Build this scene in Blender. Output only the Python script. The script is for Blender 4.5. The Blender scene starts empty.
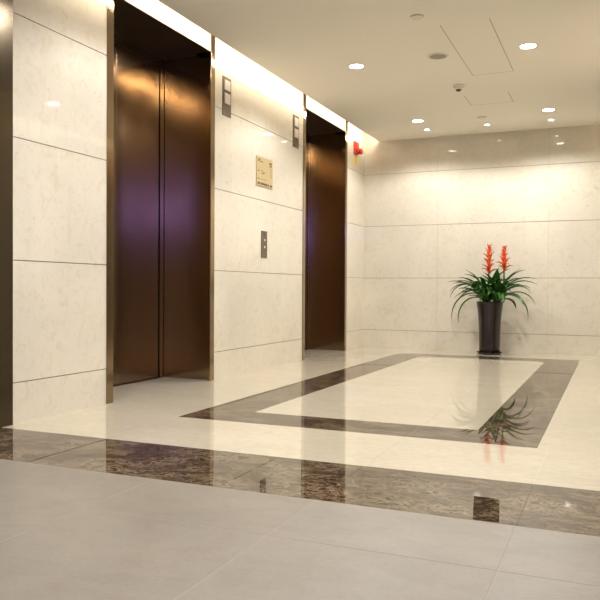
import bpy, bmesh, math, random
from mathutils import Vector, Matrix
random.seed(7)
sc = bpy.context.scene
C = sc.collection
PI = math.pi

# ------------------------------------------------------------------ dimensions
D = 9.082            # back wall
W = 3.34             # lobby width
H = 2.667            # ceiling
CT = 3.02            # top of the light coves
G = 0.198            # cove slot width
PH, PB = 0.6717, 0.2279   # stone panel height, bottom course
HY = 2.395           # where the lobby meets the hall

# ------------------------------------------------------------------ helpers
def bx(bm, x0, x1, y0, y1, z0, z1, mi=0):
    v = [bm.verts.new((x, y, z)) for z in (z0, z1) for x, y in ((x0, y0), (x1, y0), (x1, y1), (x0, y1))]
    for f in ((3, 2, 1, 0), (4, 5, 6, 7), (0, 1, 5, 4), (1, 2, 6, 5), (2, 3, 7, 6), (3, 0, 4, 7)):
        fc = bm.faces.new([v[i] for i in f]); fc.material_index = mi
def prism(bm, pts, z0, z1, mi=0):
    a = [bm.verts.new((x, y, z0)) for x, y in pts]; b = [bm.verts.new((x, y, z1)) for x, y in pts]
    n = len(pts)
    bm.faces.new(a[::-1]).material_index = mi; bm.faces.new(b).material_index = mi
    for i in range(n):
        bm.faces.new((a[i], a[(i+1) % n], b[(i+1) % n], b[i])).material_index = mi
def lathe(bm, prof, seg=48, c=(0, 0, 0), mi=0, smooth=True, axis='z'):
    rings = []
    for r, z in prof:
        ring = []
        for k in range(seg):
            t = 2*PI*k/seg
            p = (r*math.cos(t), r*math.sin(t), z)
            if axis == 'x': p = (p[2], p[0], p[1])
            ring.append(bm.verts.new((c[0]+p[0], c[1]+p[1], c[2]+p[2])))
        rings.append(ring)
    for a, b in zip(rings, rings[1:]):
        for k in range(seg):
            f = bm.faces.new((a[k], a[(k+1) % seg], b[(k+1) % seg], b[k])); f.smooth = smooth; f.material_index = mi
    bm.faces.new(rings[0][::-1]).material_index = mi
    bm.faces.new(rings[-1]).material_index = mi
def obj(name, bm, mat, parent=None, bevel=0, seg=2):
    bmesh.ops.recalc_face_normals(bm, faces=bm.faces[:])
    me = bpy.data.meshes.new(name); bm.to_mesh(me); bm.free()
    for m in (mat if isinstance(mat, (list, tuple)) else [mat]): me.materials.append(m)
    o = bpy.data.objects.new(name, me); C.objects.link(o)
    if parent: o.parent = parent
    if bevel:
        b = o.modifiers.new('bevel', 'BEVEL'); b.width = bevel; b.segments = seg; b.limit_method = 'ANGLE'
    return o
def recenter(o, loc):
    """move the origin of a top-level mesh to loc without moving its shape"""
    o.data.transform(Matrix.Translation(-Vector(loc))); o.location = loc
    return o
def struct(name, bm, mat, parent=None, bevel=0):
    o = obj(name, bm, mat, parent, bevel)
    if not parent: o['kind'] = 'structure'
    return o
def empty(name, loc=(0, 0, 0)):
    o = bpy.data.objects.new(name, None); C.objects.link(o); o.location = loc; o.empty_display_size = .1
    return o
def tag(o, label, cat, group=None):
    o['label'] = label; o['category'] = cat
    if group: o['group'] = group
    return o
def copy_tree(root, loc):
    r = root.copy(); C.objects.link(r); r.location = loc
    for ch in list(root.children):
        c = ch.copy(); C.objects.link(c); c.parent = r
        for g in list(ch.children):
            d = g.copy(); C.objects.link(d); d.parent = c
    return r
NEW = bmesh.new

# ------------------------------------------------------------------ materials
class NT:
    def __init__(s, name):
        s.m = bpy.data.materials.new(name); s.m.use_nodes = True
        s.t = s.m.node_tree; s.b = s.t.nodes['Principled BSDF']
    def n(s, typ, **kw):
        nd = s.t.nodes.new(typ)
        for k, v in kw.items():
            if k in nd.inputs: nd.inputs[k].default_value = v
            else: setattr(nd, k, v)
        return nd
    def l(s, a, b): s.t.links.new(a, b)
    def coords(s, scale=(1, 1, 1)):
        tc = s.n('ShaderNodeTexCoord'); mp = s.n('ShaderNodeMapping'); mp.inputs['Scale'].default_value = scale
        s.l(tc.outputs['Object'], mp.inputs['Vector']); return mp.outputs[0]
    def noise(s, vec, scale, detail=6, rough=.6, dist=0):
        n = s.n('ShaderNodeTexNoise'); n.inputs['Scale'].default_value = scale; n.inputs['Detail'].default_value = detail
        n.inputs['Roughness'].default_value = rough; n.inputs['Distortion'].default_value = dist
        s.l(vec, n.inputs['Vector']); return n.outputs['Fac']
    def ramp(s, fac, stops):
        r = s.n('ShaderNodeValToRGB'); cr = r.color_ramp
        while len(cr.elements) < len(stops): cr.elements.new(.5)
        for e, (p, c) in zip(cr.elements, stops):
            e.position = p; e.color = (*c, 1) if len(c) == 3 else c
        s.l(fac, r.inputs[0]); return r.outputs[0]
    def mix(s, a, b, fac, mode='MIX'):
        m = s.n('ShaderNodeMix', data_type='RGBA', blend_type=mode)
        for v, i in ((fac, 0), (a, 6), (b, 7)):
            if hasattr(v, 'is_linked') or hasattr(v, 'links'): s.l(v, m.inputs[i])
            else: m.inputs[i].default_value = v if i == 0 else (*v, 1)
        return m.outputs[2]
    def bump(s, h, strength=.2, dist=.001):
        b = s.n('ShaderNodeBump'); b.inputs['Strength'].default_value = strength; b.inputs['Distance'].default_value = dist
        s.l(h, b.inputs['Height']); s.l(b.outputs[0], s.b.inputs['Normal'])
    def set(s, **kw):
        for k, v in kw.items():
            k = {'rough': 'Roughness', 'metal': 'Metallic', 'ior': 'IOR', 'spec': 'Specular IOR Level', 'coat': 'Coat Weight', 'coat_rough': 'Coat Roughness',
                 'col': 'Base Color', 'emit': 'Emission Color', 'estr': 'Emission Strength', 'aniso': 'Anisotropic'}[k]
            s.b.inputs[k].default_value = (*v, 1) if isinstance(v, tuple) else v

def plain(name, col, rough=.5, **kw):
    m = NT(name); m.set(col=col, rough=rough, **kw)
    return m.m
def lighter(c, k): return tuple(min(1, x*k) for x in c)

def stone_wall(name, axis):
    m = NT(name); v = m.coords()
    base = (0.675, 0.63, 0.54)
    a = m.noise(v, 1.3, 5, .55, .6); b = m.noise(v, 26, 4, .65, .3); c = m.noise(v, 9, 6, .7, 1.6)
    c1 = m.ramp(a, [(.32, lighter(base, .93)), (.68, lighter(base, 1.05))])
    flecks = m.ramp(b, [(.28, (0.80, 0.74, 0.62)), (.41, (1, 1, 1))])
    veins = m.ramp(c, [(.36, (.93, .89, .82)), (.48, (1, 1, 1)), (.62, (1, 1, 1)), (.72, (1.0, 1.0, 1.0))])
    q = m.mix(c1, flecks, .6, 'MULTIPLY'); q = m.mix(q, veins, .8, 'MULTIPLY')
    m.l(q, m.b.inputs['Base Color']); m.set(rough=.045, ior=1.46)
    return m.m
M_wall = stone_wall('cream_limestone', 0)
M_joint = plain('panel_joint', (.24, .18, .11), .8)

def cream_floor():
    m = NT('polished_cream_floor'); v = m.coords((.8, 2.0, 1)); v2 = m.coords((1, 1, 1))
    base = (0.60, 0.545, 0.435)
    a = m.noise(v, 2.2, 6, .6, .8); b = m.noise(v, 22, 6, .75, .5)
    c1 = m.ramp(a, [(.3, lighter(base, .95)), (.7, lighter(base, 1.04))])
    c2 = m.ramp(b, [(.3, (.84, .80, .72)), (.6, (1, 1, 1))])
    q = m.mix(c1, c2, .7, 'MULTIPLY')
    m.l(q, m.b.inputs['Base Color']); m.set(rough=.02, ior=1.5)
    return m.m
M_floor = cream_floor()

def emperador(name, sc_):
    m = NT(name); v = m.coords((sc_[0], sc_[1], 1))
    w = m.noise(v, 24.0, 10, .84, .5); x = m.noise(v, 15, 12, .84, .7); y = m.noise(v, 3.2, 6, .7, .3)
    c1 = m.ramp(w, [(.38, (.012, .007, .004)), (.53, (.045, .028, .016)), (.68, (.22, .15, .088))])
    vein = m.ramp(x, [(.478, (0, 0, 0)), (.5, (1, 1, 1)), (.522, (0, 0, 0))])
    msk = m.ramp(y, [(.40, (.10, .10, .10)), (.56, (.95, .95, .95))])
    f = m.mix(vein, msk, 1.0, 'MULTIPLY')
    q = m.mix(c1, (.52, .40, .26), f)
    m.l(q, m.b.inputs['Base Color']); m.set(rough=.016, ior=1.39)
    return m.m
M_band = emperador('dark_brown_marble', (1.0, 1.6))
M_bandY = emperador('dark_brown_marble_long', (1.6, 1.0))
M_painted_refl = emperador('marble_painted_reflection', (1.3, 1.6))  # band marble again, for the dark reflection painted into the floor
M_painted_refl.node_tree.nodes['Principled BSDF'].inputs['Specular IOR Level'].default_value = 0

def hall_tile():
    m = NT('matte_beige_tile'); v = m.coords((1, 1.5, 1))
    base = (0.275, 0.246, 0.204)
    a = m.noise(v, 1.8, 6, .6, .6); b = m.noise(v, 60, 3, .6, 0); c = m.noise(v, 7, 8, .7, .8)
    c1 = m.ramp(a, [(.3, lighter(base, .90)), (.7, lighter(base, 1.08))])
    c2 = m.ramp(b, [(.3, (.90, .90, .90)), (.7, (1, 1, 1))])
    c3 = m.ramp(c, [(.35, (.90, .88, .84)), (.55, (1, 1, 1))])
    q = m.mix(c1, c2, 1.0, 'MULTIPLY'); q = m.mix(q, c3, .8, 'MULTIPLY')
    m.l(q, m.b.inputs['Base Color']); m.set(rough=.42, ior=1.4)
    m.bump(b, .12, .0008)
    return m.m
M_tile = hall_tile()
M_grout = plain('pale_grout', (.36, .32, .26), .8)
M_fjoint = plain('cream_floor_joint', (.43, .38, .29), .3)
M_bjoint = plain('marble_joint', (.05, .035, .022), .3)

def ceiling_paint():
    m = NT('ceiling_paint'); v = m.coords()
    a = m.noise(v, 120, 2, .5)
    m.set(col=(.86, .825, .755), rough=.75); m.bump(a, .1, .0006)
    return m.m
M_ceil = ceiling_paint()
M_cove = plain('cove_paint', (.80, .76, .68), .8)

def bronze(name, col, rough, wav, ws, brush=True, zs=.5):
    m = NT(name); m.set(col=col, metal=1.0, rough=rough)
    v = m.coords((1, 1, zs)); a = m.noise(v, ws, 1.5, .4, .3)
    b = m.n('ShaderNodeBump'); b.inputs['Strength'].default_value = 1; b.inputs['Distance'].default_value = wav
    m.l(a, b.inputs['Height'])
    last = b
    if brush:
        v2 = m.coords((300, 300, 4)); c = m.noise(v2, 3, 2, .5)
        b2 = m.n('ShaderNodeBump'); b2.inputs['Strength'].default_value = .07; b2.inputs['Distance'].default_value = .0005
        m.l(c, b2.inputs['Height']); m.l(b.outputs[0], b2.inputs['Normal']); last = b2
    m.l(last.outputs[0], m.b.inputs['Normal'])
    return m.m
M_bronze = bronze('brushed_bronze', (.37, .27, .175), .17, .008, 1.8)
M_frame = bronze('bronze_frame', (.38, .285, .19), .14, .002, 2.0)
M_soffit = plain('dark_bronze_soffit', (.06, .042, .026), .35, metal=.8)
M_darkpanel = bronze('dark_bronze_panel', (.075, .060, .042), .22, .002, 1.5)
M_plate = plain('bronze_plate', (.13, .09, .06), .5, metal=.2)
M_lens = plain('frosted_lantern_lens', (.58, .53, .47), .3)
M_gold = plain('brushed_brass', (.62, .50, .27), .38, metal=.55)
M_ink = plain('dark_engraving', (.10, .075, .045), .6)
M_dot = plain('pale_button', (.75, .72, .66), .3)
M_red = plain('red_plastic', (.60, .05, .03), .3)
M_yellow = plain('yellow_tag', (.95, .68, .05), .5)
M_white = plain('white_fitting', (.74, .69, .60), .45)
M_grille = plain('grey_grille', (.36, .32, .26), .6)
M_gap = plain('shadow_gap', (.34, .29, .21), .9)
M_detdark = plain('detector_core', (.05, .04, .035), .4)
def emis(name, col, s):
    m = NT(name); m.set(col=(.8, .8, .8), emit=col, estr=s); return m.m
M_lamp = emis('lit_lamp', (1, .93, .80), 22)
M_led = emis('lit_cove_strip', (1, .84, .60), 1)
M_purple = emis('lit_purple_panel', (.20, .18, 1.0), 10)

# ------------------------------------------------------------------ floor
T = -.06
XR = [-4.0, -2.763, -2.077, -1.390, -.703, -.016, .670, 1.357, 2.043, 2.730, 3.417, 4.10, 4.79, 5.48, 6.16, 7.5]
def tiled(name, rects, mat, mj, gap=.004):
    """tiles with thin joint strips between them, all flush, in one mesh"""
    bm = NEW()
    for (x0, x1, y0, y1) in rects:
        bx(bm, x0+gap/2, x1-gap/2, y0+gap/2, y1-gap/2, T, 0, 0)
    xs0 = min(r[0] for r in rects); xs1 = max(r[1] for r in rects); ys0 = min(r[2] for r in rects); ys1 = max(r[3] for r in rects)
    return struct(name, bm, [mat, mj])
def cut(x0, x1, y0, y1, gx, gy):
    xs = [x0]+[g for g in gx if x0+.02 < g < x1-.02]+[x1]; ys = [y0]+[g for g in gy if y0+.02 < g < y1-.02]+[y1]
    return [(a, b, c, d) for a, b in zip(xs, xs[1:]) for c, d in zip(ys, ys[1:])]
GY = [2.937+1.37*k for k in range(6)]
FX0, FX1, FX2, FX3 = .674, 1.008, 2.347, 2.682     # dark rectangle: outer / inner X
FY0, FY1, FY2, FY3 = 3.616, 3.952, 8.05, 8.40      # outer / inner Y
LX0, LX1 = -.62, W+.62
BY1 = 2.937
g = XR
cream = []
cream += cut(LX0, LX1, BY1, FY0, g, [])
cream += cut(LX0, LX1, FY3, D, g, [])
cream += cut(LX0, FX0, FY0, FY3, [-.016], GY)
cream += cut(FX3, LX1, FY0, FY3, [3.417], GY)
cream += cut(FX1, FX2, FY1, FY2, [1.357, 2.043], GY)
tiled('floor', cream, M_floor, M_fjoint, .001)
bm = NEW()   # dark rectangle: front/back strips
for r in cut(FX0, FX3, FY0, FY1, g, []) + cut(FX0, FX3, FY2, FY3, g, []):
    bx(bm, r[0]+.0008, r[1]-.0008, r[2], r[3], T, 0)
for x0, x1 in ((FX0, FX1), (FX2, FX3)):
    for r in cut(x0, x1, FY1, FY2, [], GY): bx(bm, r[0], r[1], r[2]+.0008, r[3]-.0008, T, 0, 1)
struct('trim_1', bm, [M_band, M_bandY])
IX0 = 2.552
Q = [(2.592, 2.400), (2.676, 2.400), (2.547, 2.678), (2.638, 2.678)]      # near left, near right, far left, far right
bm = NEW()   # wide dark band at the mouth of the lobby
for r in cut(-4, 7.5, HY, BY1, g, []):
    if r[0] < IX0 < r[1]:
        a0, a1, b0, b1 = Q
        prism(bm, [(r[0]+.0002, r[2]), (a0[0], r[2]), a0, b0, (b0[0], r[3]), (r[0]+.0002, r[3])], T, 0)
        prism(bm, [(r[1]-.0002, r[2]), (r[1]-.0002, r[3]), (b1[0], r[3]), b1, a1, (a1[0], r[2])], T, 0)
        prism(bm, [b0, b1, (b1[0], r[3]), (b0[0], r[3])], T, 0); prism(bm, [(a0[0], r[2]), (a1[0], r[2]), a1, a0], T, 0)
    else: bx(bm, r[0]+.0008, r[1]-.0008, r[2], r[3], T, 0)
struct('trim_2', bm, M_band)
bm = NEW(); prism(bm, [Q[0], Q[1], Q[3], Q[2]], T, 0)  # skewed floor patch painted as the dark reflection of an absent object
struct('trim_painted_reflection', bm, M_painted_refl)
hall = cut(-4, 7.5, -2.6, HY-.003, g, [-2.1, -.76, .61, 1.985])
tiled('floor', hall, M_tile, M_grout, .005)
bm = NEW(); bx(bm, -4.2, 7.7, -2.8, D+.3, -.2, T-.001)
bx(bm, -4, 7.5, -2.6, HY, T-.001, -.0006, 0)
struct('floor', bm, M_grout)
bm = NEW(); bx(bm, LX0, LX1, BY1, D, T-.0008, -.0006); 
struct('floor', bm, M_fjoint)

# ------------------------------------------------------------------ stone walls
ROWS = [0, PB, PB+PH, PB+2*PH, PB+3*PH, CT]
TK = .03
def panels(bm, side, a0, a1, cuts, z0=0, z1=CT, gap=.005, vg=.0012):
    """stone panels along a wall; side: ('x', X, outward sign) or ('y', Y, sign)"""
    ax, pos, sg = side
    as_ = [a0]+[c for c in cuts if a0 < c < a1]+[a1]
    zs = [z0]+[z for z in ROWS if z0 < z < z1]+[z1]
    for p, q in zip(as_, as_[1:]):
        p2 = p+(vg/2 if p != a0 else 0); q2 = q-(vg/2 if q != a1 else 0)
        for r, s in zip(zs, zs[1:]):
            r2 = r+(gap/2 if r != z0 else 0); s2 = s-(gap/2 if s != z1 else 0)
            lo, hi = sorted((pos, pos-sg*TK))
            if ax == 'x': bx(bm, lo, hi, p2, q2, r2, s2, 0)
            else: bx(bm, p2, q2, lo, hi, r2, s2, 0)
    lo, hi = sorted((pos-sg*.006, pos-sg*.16))     # backing
    if ax == 'x': bx(bm, lo, hi, a0+.001, a1-.001, z0+.001, z1, 1)
    else: bx(bm, a0+.001, a1-.001, lo, hi, z0+.001, z1, 1)

F_OUT0, F_IN0, F_IN1, F_OUT1 = 3.815, 3.881, 5.127, 5.188
SH = 3.213                       # pitch from one lift to the next
LZ = 2.665                       # underside of the lintel
lifts = [0, SH]
def side_wall(name, X, sg):
    bm = NEW()
    segs = [(3.018, F_OUT0), (F_OUT1, F_OUT0+SH), (F_OUT1+SH+.01, D+.2)]
    for a, b in segs: panels(bm, ('x', X, sg), a, b, [])
    for s in lifts: panels(bm, ('x', X, sg), F_IN0+s, F_IN1+s, [], LZ, CT)
    return struct(name, bm, [M_wall, M_joint])
side_wall('wall_left', 0, 1)
side_wall('wall_right', W, -1)
bm = NEW(); vc = [-.355+1.322*k for k in range(0, 5)]
panels(bm, ('y', D, -1), -.0, W, vc)
struct('wall_back', bm, [M_wall, M_joint])
# dark bronze pilasters at the mouth of the lobby
for nm, X, sg in (('trim_4', 0, 1), ('trim_5', W, -1)):
    bm = NEW(); lo, hi = sorted((X+sg*.004, X-sg*.2))
    bx(bm, lo, hi, HY, 3.017, 0, CT)
    struct(nm, bm, M_darkpanel)
# hall walls
bm = NEW(); panels(bm, ('y', HY, -1), -4, -.2, [-3.0, -1.7]); struct('wall_hall_left', bm, [M_wall, M_joint])
bm = NEW(); panels(bm, ('y', HY, -1), W+.2, 7.5, [4.9, 6.2]); struct('wall_hall_right', bm, [M_wall, M_joint])
bm = NEW(); panels(bm, ('y', -2.6, 1), -4, 7.5, [-2.7, -1.4, -.1, 1.2, 2.5, 3.8, 5.1, 6.4]); struct('wall_front', bm, [M_wall, M_joint])
bm = NEW(); panels(bm, ('x', -4, 1), -2.6, HY, [-1.3, 0, 1.3]); struct('wall_end_left', bm, [M_wall, M_joint])
bm = NEW(); panels(bm, ('x', 7.5, -1), -2.6, HY, [-1.3, 0, 1.3]); struct('wall_end_right', bm, [M_wall, M_joint])

# ------------------------------------------------------------------ ceiling
CB = .022
bm = NEW()
bx(bm, G, W-G, HY, D, H, H+CB, 0)
bx(bm, -4, 7.5, -2.6, HY, H, H+CB, 0)
bx(bm, -4.2, 7.7, -2.8, D+.2, CT, CT+.1, 1)      # slab over the coves
struct('ceiling', bm, [M_ceil, M_cove])

# ------------------------------------------------------------------ lifts
DX = -.48
def lift(name, X, sg, off):
    """one lift entrance: X wall plane, sg = direction into the lobby"""
    root = empty(name, (X, F_IN0+off, 0)); root['kind'] = 'structure'
    def P(bm, x0, x1, y0, y1, z0, z1, mi=0):      # local coordinates: x into the lobby, y along wall
        a, b = sorted((sg*x0, sg*x1)); bx(bm, a, b, y0-F_IN0, y1-F_IN0, z0, z1, mi)
    for y0, y1, top in ((F_OUT0, F_IN0, CT), (F_IN1, F_OUT1, CT)):
        bm = NEW(); P(bm, .0, .006, y0, y1, 0, top); P(bm, -.0002, -.018, y0+(.0 if y0 > F_IN0 else .0562), y1-(.0562 if y0 > F_IN0 else .0), 0, top); obj('frame', bm, M_frame, root, .0015)
    # splayed return panels
    for s_ in (0, 1):
        bm = NEW()
        if s_: pts = [(-.001, F_IN1+.0565), (-.001, F_IN1+.0605), (-.101, F_IN1+.0605), (-.101, F_IN1+.13), (DX-.02, F_IN1+.13), (DX-.02, F_IN1+.0565)]
        else:  pts = [(-.001, F_IN0-.0565), (DX-.02, F_IN0-.0565), (DX-.02, F_IN0-.13), (-.101, F_IN0-.13), (-.101, F_IN0-.0605), (-.001, F_IN0-.0605)]
        pts = [(x, y) for x, y in pts]
        prism(bm, [(sg*x, y-F_IN0) for x, y in pts], 0, LZ+.04)
        obj('return_panel', bm, M_bronze, root)
    # jamb strips beside the leaves
    for y0, y1 in ((F_IN0-.050, F_IN0-.012), (F_IN1+.012, F_IN1+.050)):
        bm = NEW(); P(bm, DX-.06, DX, y0, y1, 0, LZ+.03); obj('jamb', bm, M_frame, root, .001)
    bm = NEW(); P(bm, DX-.06, DX, F_IN0-.03, F_IN1+.03, 2.60, LZ+.03); obj('header', bm, M_bronze, root)
    mid = (F_IN0+F_IN1)/2+.06
    for y0, y1 in ((F_IN0-.002, mid-.0015), (mid+.0015, F_IN1+.002)):
        bm = NEW(); P(bm, DX-.05, DX-.018, y0, y1, .006, 2.598); obj('door_leaf', bm, M_bronze, root, .0015)
    bm = NEW(); P(bm, DX-.12, DX-.052, F_IN0-.2, F_IN1+.2, 0, LZ+.03); obj('shaft_panel', bm, M_soffit, root)
    bm = NEW(); P(bm, DX-.06, DX+.012, F_IN0-.03, F_IN1+.03, .0005, .004); obj('sill', bm, M_frame, root)
    bm = NEW(); P(bm, DX-.06, -.161, F_IN0-.2, F_IN1+.2, LZ+.001, LZ+.12)
    P(bm, -.161, -.0005, F_IN0+.001, F_IN1-.001, LZ-.004, LZ-.001); obj('soffit', bm, M_soffit, root)
    return root
n = 1
for X, sg in ((0, 1), (W, -1)):
    for off in lifts:
        lift('door_%d' % n, X, sg, off); n += 1

# ------------------------------------------------------------------ wall fittings
def plate_box(bm, y0, y1, z0, z1, d0=0, d1=.006): bx(bm, d0, d1, y0, y1, z0, z1)
def lantern(y0, label):
    r = empty('hall_lantern', (0, y0, 2.198)); w = .145
    bm = NEW(); plate_box(bm, 0, w, 0, .172, .0005, .006); plate_box(bm, 0, w, .176, .326, .0005, .006)
    obj('back_plate', bm, M_plate, r, .001)
    for z0 in (.100, .212):
        bm = NEW(); bx(bm, .0065, .014, .024, w-.026, z0, z0+.088); obj('lens', bm, M_lens, r, .004)
    return tag(r, label, 'lift indicator', 'lift arrival lanterns')
lantern(5.315, 'bronze lift lantern with two white lenses, right beside the nearer lift doorway')
lantern(6.762, 'bronze lift lantern with two white lenses, beside the far lift doorway')

r = empty('wall_plaque', (0, 5.94, 1.70)); w, hh = .34, .268
bm = NEW(); plate_box(bm, 0, w, 0, hh, .0005, .010); obj('brass_plate', bm, M_gold, r, .001)
def ln(y0, y1, z0, z1):
    bm = NEW(); bx(bm, .0102, .0112, y0, y1, z0, z1); obj('engraved_line', bm, M_ink, r)
ln(.02, .075, .235, .245); ln(.02, .13, .220, .226)
ln(.26, .315, .222, .238); ln(.265, .31, .200, .212)
for k in range(4): ln(.28, .312, .172-.022*k, .177-.022*k)
ln(.025, .045, .128, .142)
for k, (a, b) in enumerate(((.09, .125), (.13, .175), (.095, .15))): ln(a, b, .137-.011*k, .143-.011*k)
ln(.02, .035, .055, .070); ln(.05, .2, .062, .065)
for a, b in ((.02, .06), (.075, .105), (.11, .14), (.145, .18), (.185, .215), (.225, .25), (.275, .325)): ln(a, b, .012, .032)
tag(r, 'small square brass notice plaque with dark engraving on the cream wall between the lifts', 'plaque')

r = empty('call_panel', (0, 6.053, 1.041))
bm = NEW(); plate_box(bm, 0, .115, 0, .249, .0005, .008); obj('face_plate', bm, M_plate, r, .001)
for z, m_ in ((.222, M_plate), (.164, M_dot), (.099, M_dot)):
    bm = NEW(); lathe(bm, [(.010, 0), (.010, .004), (.007, .006)], 20, (.0082, .058, z), axis='x'); obj('button', bm, m_, r)
tag(r, 'narrow bronze lift call panel with small round buttons below the brass plaque', 'lift buttons')

# red fire alarm device with tag
r = empty('fire_alarm', (0, 8.630, 2.44))
bm = NEW(); bx(bm, .0005, .026, 0, .125, .005, .165); obj('housing', bm, M_red, r, .008, 3)
bm = NEW(); bx(bm, .0265, .045, .02, .105, .035, .155); obj('cover', bm, M_red, r, .010, 3)
bm = NEW(); lathe(bm, [(.030, 0), (.040, .012), (.042, .022), (.034, .032), (.015, .036)], 28, (.0305, .155, .058), axis='x')
bx(bm, .0005, .030, .126, .19, .026, .09); obj('sounder', bm, M_red, r, .002)
bm = NEW(); lathe(bm, [(.006, 0), (.006, .004)], 12, (.0455, .06, .10), axis='x'); obj('indicator', bm, M_dot, r)
tag(r, 'red fire alarm with a rounded sounder high on the wall near the corner', 'fire alarm')
r = empty('hanging_tag', (0, 8.667, 2.325))
bm = NEW(); plate_box(bm, 0, .085, 0, .105, .0006, .003); obj('card', bm, M_yellow, r)
bm = NEW()
for z in (.022, .05, .078): bx(bm, .0031, .0036, .025, .06, z, z+.010)
obj('printing', bm, M_ink, r)
tag(r, 'small yellow tag on the wall directly under the red fire alarm', 'tag')

# ------------------------------------------------------------------ ceiling fittings
def spot(name, loc, power, angle, blend, col, soft, parent=None):
    l = bpy.data.lights.new(name, 'SPOT'); l.energy = power; l.spot_size = math.radians(angle); l.spot_blend = blend
    l.color = col; l.shadow_soft_size = soft
    o = bpy.data.objects.new(name, l); C.objects.link(o); o.location = loc
    if parent: o.parent = parent
    return o
WARM = (1, .965, .91); PWR = 84
def down_proto(r, name):
    root = empty(name)
    bm = NEW(); lathe(bm, [(r*1.22, 0), (r*1.22, -.003), (r*1.02, -.006), (r*1.0, -.002), (r*1.0, -.0005)], 40); obj('trim_ring', bm, M_white, root)
    bm = NEW(); lathe(bm, [(r*.96, -.0022), (r*.96, -.0042), (r*.7, -.0046)], 40); obj('lamp', bm, M_lamp, root)
    return root
big = down_proto(.060, 'recessed_downlight'); small = down_proto(.030, 'small_spotlight')
bigs = [(.96, 5.94, 'large round downlight in front of the lift wall, nearer of the left pair'),
        (2.37, 5.96, 'large round downlight right of the long access panel, brightest in the photo'),
        (.945, 8.12, 'large round downlight beside the lift-side ceiling edge, nearer the back wall'),
        (2.35, 8.14, 'large round downlight at the far right, next to the last small spotlight')]
first = True
ZC = H
for x, y, lb in bigs:
    o = big if first else copy_tree(big, (x, y, ZC)); o.location = (x, y, ZC); first = False
    tag(o, lb, 'ceiling light', 'large recessed downlights')
    spot('downlight_beam', (x, y, H-.02), PWR, 153, .35, WARM, .05)
for x in (.95, 2.36):          # the rest of the rows, above and behind the frame
    for y in (3.77, 1.60, -.57):
        o = copy_tree(big, (x, y, ZC)); tag(o, 'round recessed downlight above the foreground, outside the frame', 'ceiling light', 'large recessed downlights')
        spot('downlight_beam', (x, y, H-.02), PWR, 153, .35, WARM, .05)
for x in (-1.9, 5.2):
    for y in (.6,):
        o = copy_tree(big, (x, y, ZC)); tag(o, 'round recessed downlight above the foreground, outside the frame', 'ceiling light', 'large recessed downlights')
        spot('downlight_beam', (x, y, H-.02), PWR, 153, .35, WARM, .05)
smalls = [(.936, 8.60, 'small round spotlight nearest the lift wall, close to the back wall', 4, 110),
          (1.640, 8.60, 'small round spotlight in the middle, above the potted plant', 7, 110),
          (2.339, 8.62, 'small round spotlight at the right, close to the back wall', 20, 96)]
first = True
for x, y, lb, pw, an in smalls:
    o = small if first else copy_tree(small, (x, y, ZC)); o.location = (x, y, ZC); first = False
    tag(o, lb, 'ceiling light', 'small spotlights along the back wall')
    s = spot('spotlight_beam', (x, y, H-.012), pw, an, .95, (1, .97, .93), .012)
    s.rotation_euler = (math.radians(3), 0, 0)

def disc(name, x, y, prof, mat, label, cat):
    bm = NEW(); lathe(bm, prof, 40); o = obj(name, bm, mat); o.location = (x, y, H); tag(o, label, cat); return o
disc('ceiling_cover', 1.719, 5.03, [(.046, -.0006), (.046, -.010), (.043, -.012)], M_white, 'plain round white cover plate on the ceiling, nearest the camera', 'ceiling cover')
disc('ceiling_cover', 1.644, 8.228, [(.050, -.0006), (.050, -.008), (.046, -.010)], M_white, 'plain round cover plate between the spotlights and the short access panel', 'ceiling cover')
r = empty('ceiling_speaker', (1.663, 5.944, H))
bm = NEW(); lathe(bm, [(.088, -.0006), (.088, -.004), (.070, -.007), (.068, -.003), (.067, -.0006)], 48); obj('rim', bm, M_white, r)
bm = NEW(); lathe(bm, [(.0665, -.0016), (.0665, -.0042), (.03, -.0055)], 48); obj('grille', bm, M_grille, r)
tag(r, 'round ceiling speaker with grey grille left of the long access panel', 'speaker')
r = empty('smoke_detector', (1.650, 6.87, H))
bm = NEW(); lathe(bm, [(.054, -.0006), (.054, -.012), (.048, -.020)], 40); obj('base', bm, M_white, r)
bm = NEW(); lathe(bm, [(.040, -.0205), (.038, -.034), (.030, -.040)], 40); obj('housing', bm, M_white, r)
bm = NEW(); lathe(bm, [(.024, -.0402), (.022, -.050), (.014, -.054)], 32); obj('sensing_chamber', bm, M_detdark, r)
tag(r, 'small domed smoke detector with dark centre on the ceiling', 'smoke detector')

def hatch(x0, x1, y0, y1, label):
    t = .005
    r = empty('ceiling_access_panel', (x0, y0, H)); w, l = x1-x0, y1-y0
    bm = NEW(); bx(bm, t, w-t, t, l-t, -.0008, -.0004); obj('panel', bm, M_ceil, r)
    bm = NEW()
    bx(bm, 0, t, 0, l, -.0010, -.0004); bx(bm, w-t, w, 0, l, -.0010, -.0004); bx(bm, t, w-t, l-t, l, -.0010, -.0004)
    obj('edge_gap', bm, M_gap, r)
    tag(r, label, 'access panel')
hatch(1.828, 2.183, 5.26, 6.60, 'long flush access panel in the cream ceiling, nearer the camera')
hatch(1.628, 2.052, 7.25, 7.66, 'short flush access panel in the ceiling beyond the smoke detector')

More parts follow.
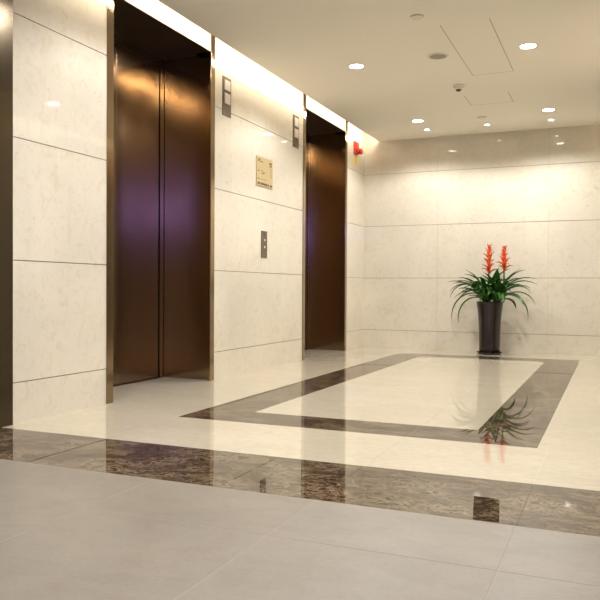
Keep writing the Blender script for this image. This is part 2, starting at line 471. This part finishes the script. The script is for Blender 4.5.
# cove strips, resting on the edge of the ceiling board
for nm, x, sg in (('cove_light_strip', G+.004, 1), ('cove_light_strip', W-G-.004, -1)):
    bm = NEW(); lo, hi = sorted((x+sg*.001, x+sg*.016)); bx(bm, lo, hi, 3.1, D-.03, H+CB+.0005, H+CB+.03)
    o = obj(nm, bm, M_white); tag(o, 'linear cove light hidden above the ceiling edge on the %s side' % ('lift' if sg > 0 else 'far right'), 'cove light')
    l = bpy.data.lights.new('cove_glow', 'AREA'); l.shape = 'RECTANGLE'; l.size = D-3.2; l.size_y = .022; l.energy = 24; l.color = (1, .88, .68)
    lo_ = bpy.data.objects.new('cove_glow', l); C.objects.link(lo_)
    lo_.location = (x, (3.1+D-.03)/2, H+CB+.015)
    lo_.rotation_euler = (PI/2, 0, (PI/2 if sg > 0 else -PI/2)) 
# ------------------------------------------------------------------ purple backlit panel in the hall behind the camera
r = empty('sign_light_panel', (4.7, -2.6, 2.22))
bm = NEW(); bx(bm, -1.75, 1.75, .001, .05, -.05, .40); obj('casing', bm, M_soffit, r)
bm = NEW(); bx(bm, -1.7, 1.7, .0505, .055, 0, .35); obj('lit_face', bm, M_purple, r)
tag(r, 'long backlit purple panel on the hall wall behind the camera', 'light panel')

# ------------------------------------------------------------------ potted bromeliad
PX, PY = 1.672, 8.73
pot = empty('potted_plant', (PX, PY, 0))
def potmat():
    m = NT('ribbed_dark_ceramic'); m.set(col=(.012, .008, .007), rough=.07, ior=1.55)
    tc = m.n('ShaderNodeTexCoord'); sp = m.n('ShaderNodeSeparateXYZ'); m.l(tc.outputs['Object'], sp.inputs[0])
    mu = m.n('ShaderNodeMath', operation='MULTIPLY'); mu.inputs[1].default_value = 2*PI/.0105; m.l(sp.outputs['Z'], mu.inputs[0])
    si = m.n('ShaderNodeMath', operation='SINE'); m.l(mu.outputs[0], si.inputs[0])
    m.bump(si.outputs[0], .35, .0012); return m.m
M_pot = potmat()
bm = NEW(); lathe(bm, [(.118, .022), (.120, .10), (.123, .25), (.129, .38), (.139, .49), (.153, .585), (.156, .600), (.150, .604), (.142, .59), (.135, .55), (.10, .55)], 64)
obj('pot', bm, M_pot, pot)
bm = NEW(); lathe(bm, [(.132, .0005), (.138, .006), (.139, .020), (.130, .021), (.05, .0215)], 64)
for k in range(12):
    t = 2*PI*k/12+.13; lathe(bm, [(.009, 0), (.010, .010), (.006, .016)], 12, (.136*math.cos(t), .136*math.sin(t), .016))
obj('saucer', bm, M_pot, pot)
bm = NEW(); lathe(bm, [(.132, .552), (.133, .575), (.05, .582)], 40); obj('soil', bm, plain('potting_soil', (.03, .02, .012), .9), pot)

def leafmat():
    m = NT('bromeliad_leaf'); v = m.coords((1, 1, 1))
    a = m.noise(v, 9, 4, .6); c = m.ramp(a, [(.3, (.012, .060, .012)), (.55, (.035, .13, .022)), (.75, (.09, .23, .045))])
    m.l(c, m.b.inputs['Base Color']); m.set(rough=.24, ior=1.5); return m.m
M_leaf = leafmat()
def redmat():
    m = NT('red_orange_bract'); tc = m.n('ShaderNodeTexCoord'); sp = m.n('ShaderNodeSeparateXYZ'); m.l(tc.outputs['Object'], sp.inputs[0])
    v = m.coords(); a = m.noise(v, 30, 3, .5)
    c = m.ramp(a, [(.3, (.55, .055, .02)), (.6, (.85, .16, .05)), (.8, (.95, .30, .12))])
    m.l(c, m.b.inputs['Base Color']); m.set(rough=.35); return m.m
M_brac = redmat()
def strap(bm, base, az, length, el0, el1, width, twist=0, seg=12, mi=0, fold=.28, curve=1.3):
    """arching strap leaf: elevation runs from el0 (base) to el1 (tip)"""
    p = Vector(base); d = length/seg; rows = []
    for i in range(seg+1):
        t = i/seg; el = el0+(el1-el0)*t**curve; a = az+twist*t*t
        f = Vector((math.cos(a)*math.cos(el), math.sin(a)*math.cos(el), math.sin(el)))
        side = Vector((-math.sin(a), math.cos(a), 0)); up = side.cross(f).normalized()*-1
        if up.z < 0 and el < PI/2 and el > -PI/2: up = -up
        w = width*(.62+.38*math.sin(min(1, t*2.2)*PI/2))*(1-max(0, (t-.45)/.55)**1.9)
        w = max(w, .0006)
        rows.append([bm.verts.new(p+side*w*k+up*abs(k)*w*fold*2) for k in (-.5, -.25, 0, .25, .5)])
        p = p+f*d
    lay = []
    for a_, b_ in zip(rows, rows[1:]):
        for k in range(4):
            fc = bm.faces.new((a_[k], a_[k+1], b_[k+1], b_[k])); fc.smooth = True; fc.material_index = mi
bmf = NEW()
def rosette(cx, cy, n, seed, r0=.02):
    rd = random.Random(seed)
    for i in range(n):
        az = i*2.39996+rd.uniform(-.25, .25); lvl = i/n
        L = rd.uniform(.40, .58)*(1-.28*lvl)
        if math.sin(az) > .35: L *= .62        # wall side stays shorter
        el0 = math.radians(rd.uniform(38, 70)+20*lvl); el1 = math.radians(rd.uniform(-85, -20)+60*lvl)
        strap(bmf, (cx+r0*math.cos(az), cy+r0*math.sin(az), .575+.10*lvl), az, L, el0, el1, rd.uniform(.044, .064), rd.uniform(-.35, .35), curve=rd.uniform(.9, 1.5))
rosette(-.045, -.01, 40, 3); rosette(.085, .0, 38, 12)
# the long drooping leaves at either side
for b, az, L, e0, e1, w, cv in (((-.06, -.03, .60), PI+.10, .64, 72, -104, .048, .62), ((-.05, -.05, .58), PI+.45, .54, 66, -104, .044, .6),
                            ((-.05, -.02, .62), PI-.05, .54, 66, -60, .044, 1.1), ((.10, -.03, .60), -.25, .56, 60, -100, .046, .7),
                            ((.08, 0, .62), .05, .56, 62, -40, .044, 1.2), ((.09, -.02, .64), -.12, .54, 58, -24, .044, 1.3),
                            ((-.05, -.02, .64), PI+.02, .56, 60, -90, .046, 1.2), ((-.02, -.06, .60), -1.75, .34, 65, -85, .044, 1),
                            ((.06, -.06, .60), -1.2, .36, 66, -70, .044, 1), ((.02, -.02, .66), -1.0, .40, 82, 30, .044, 1), ((-.06, 0, .66), PI-.3, .42, 76, 20, .04, 1), ((.10, .0, .66), .4, .42, 74, 25, .04, 1)):
    strap(bmf, b, az, L, math.radians(e0), math.radians(e1), w, curve=cv)
fo = obj('foliage', bmf, M_leaf, pot)
so = fo.modifiers.new('thickness', 'SOLIDIFY'); so.thickness = .0016
def flower(cx, cy, z0, z1, lean, seed):
    rd = random.Random(seed); root = None
    bm = NEW(); lathe(bm, [(.010, .60), (.009, (z0+.6)/2), (.008, z1-.04)], 12, (cx, cy, 0)); st = obj('flower_stem', bm, M_leaf, pot)
    bm = NEW(); N = 22
    for i in range(N):
        t = i/(N-1); az = i*2.39996+rd.uniform(-.2, .2); z = z0+(z1-z0-.10)*t
        L = (.135-.045*t)*rd.uniform(.85, 1.15); e0 = math.radians(70+12*t); e1 = math.radians(-5+75*t-rd.uniform(0, 30))
        strap(bm, (cx+.006*math.cos(az), cy+.006*math.sin(az), z), az, L, e0, e1, .042-.010*t, 0, 6, 0, .35, 1)
    o = obj('flower_spike', bm, M_brac, pot); m = o.modifiers.new('thickness', 'SOLIDIFY'); m.thickness = .0014
flower(-.012, -.02, .90, 1.285, 0, 5)
flower(.160, -.01, .94, 1.275, 0, 9)
pot.scale = (1, 1, 1.025)
tag(pot, 'tall dark ribbed pot of strap leaves with two red-orange flower spikes', 'potted plant')

# ------------------------------------------------------------------ world + camera
w = bpy.data.worlds.new('world'); sc.world = w; w.use_nodes = True
w.node_tree.nodes['Background'].inputs[0].default_value = (.02, .018, .015, 1)
cam = bpy.data.cameras.new('camera'); co = bpy.data.objects.new('camera', cam); C.objects.link(co)
yaw, pit, rol, f = .4071, -.0149, .0058, 727.41
cy, sy, cp, sp = math.cos(yaw), math.sin(yaw), math.cos(pit), math.sin(pit)
F = Vector((-sy*cp, cy*cp, sp)); R = Vector((cy, sy, 0)); U = R.cross(F)
R2 = R*math.cos(rol)+U*math.sin(rol); U2 = -R*math.sin(rol)+U*math.cos(rol)
co.matrix_world = Matrix(((R2.x, U2.x, -F.x, 3.007), (R2.y, U2.y, -F.y, 0), (R2.z, U2.z, -F.z, .75), (0, 0, 0, 1)))
cam.sensor_width = 36; cam.lens = f/600*36; cam.clip_start = .02
sc.camera = co
sc.view_settings.view_transform = 'Standard'; sc.view_settings.look = 'None'
sc.view_settings.gamma = 1; sc.view_settings.use_curve_mapping = False
sc.view_settings.exposure = 0.2
sc.cycles.max_bounces = 10; sc.cycles.diffuse_bounces = 6; sc.cycles.glossy_bounces = 6
sc.cycles.caustics_reflective = False
sc.cycles.sample_clamp_indirect = 6
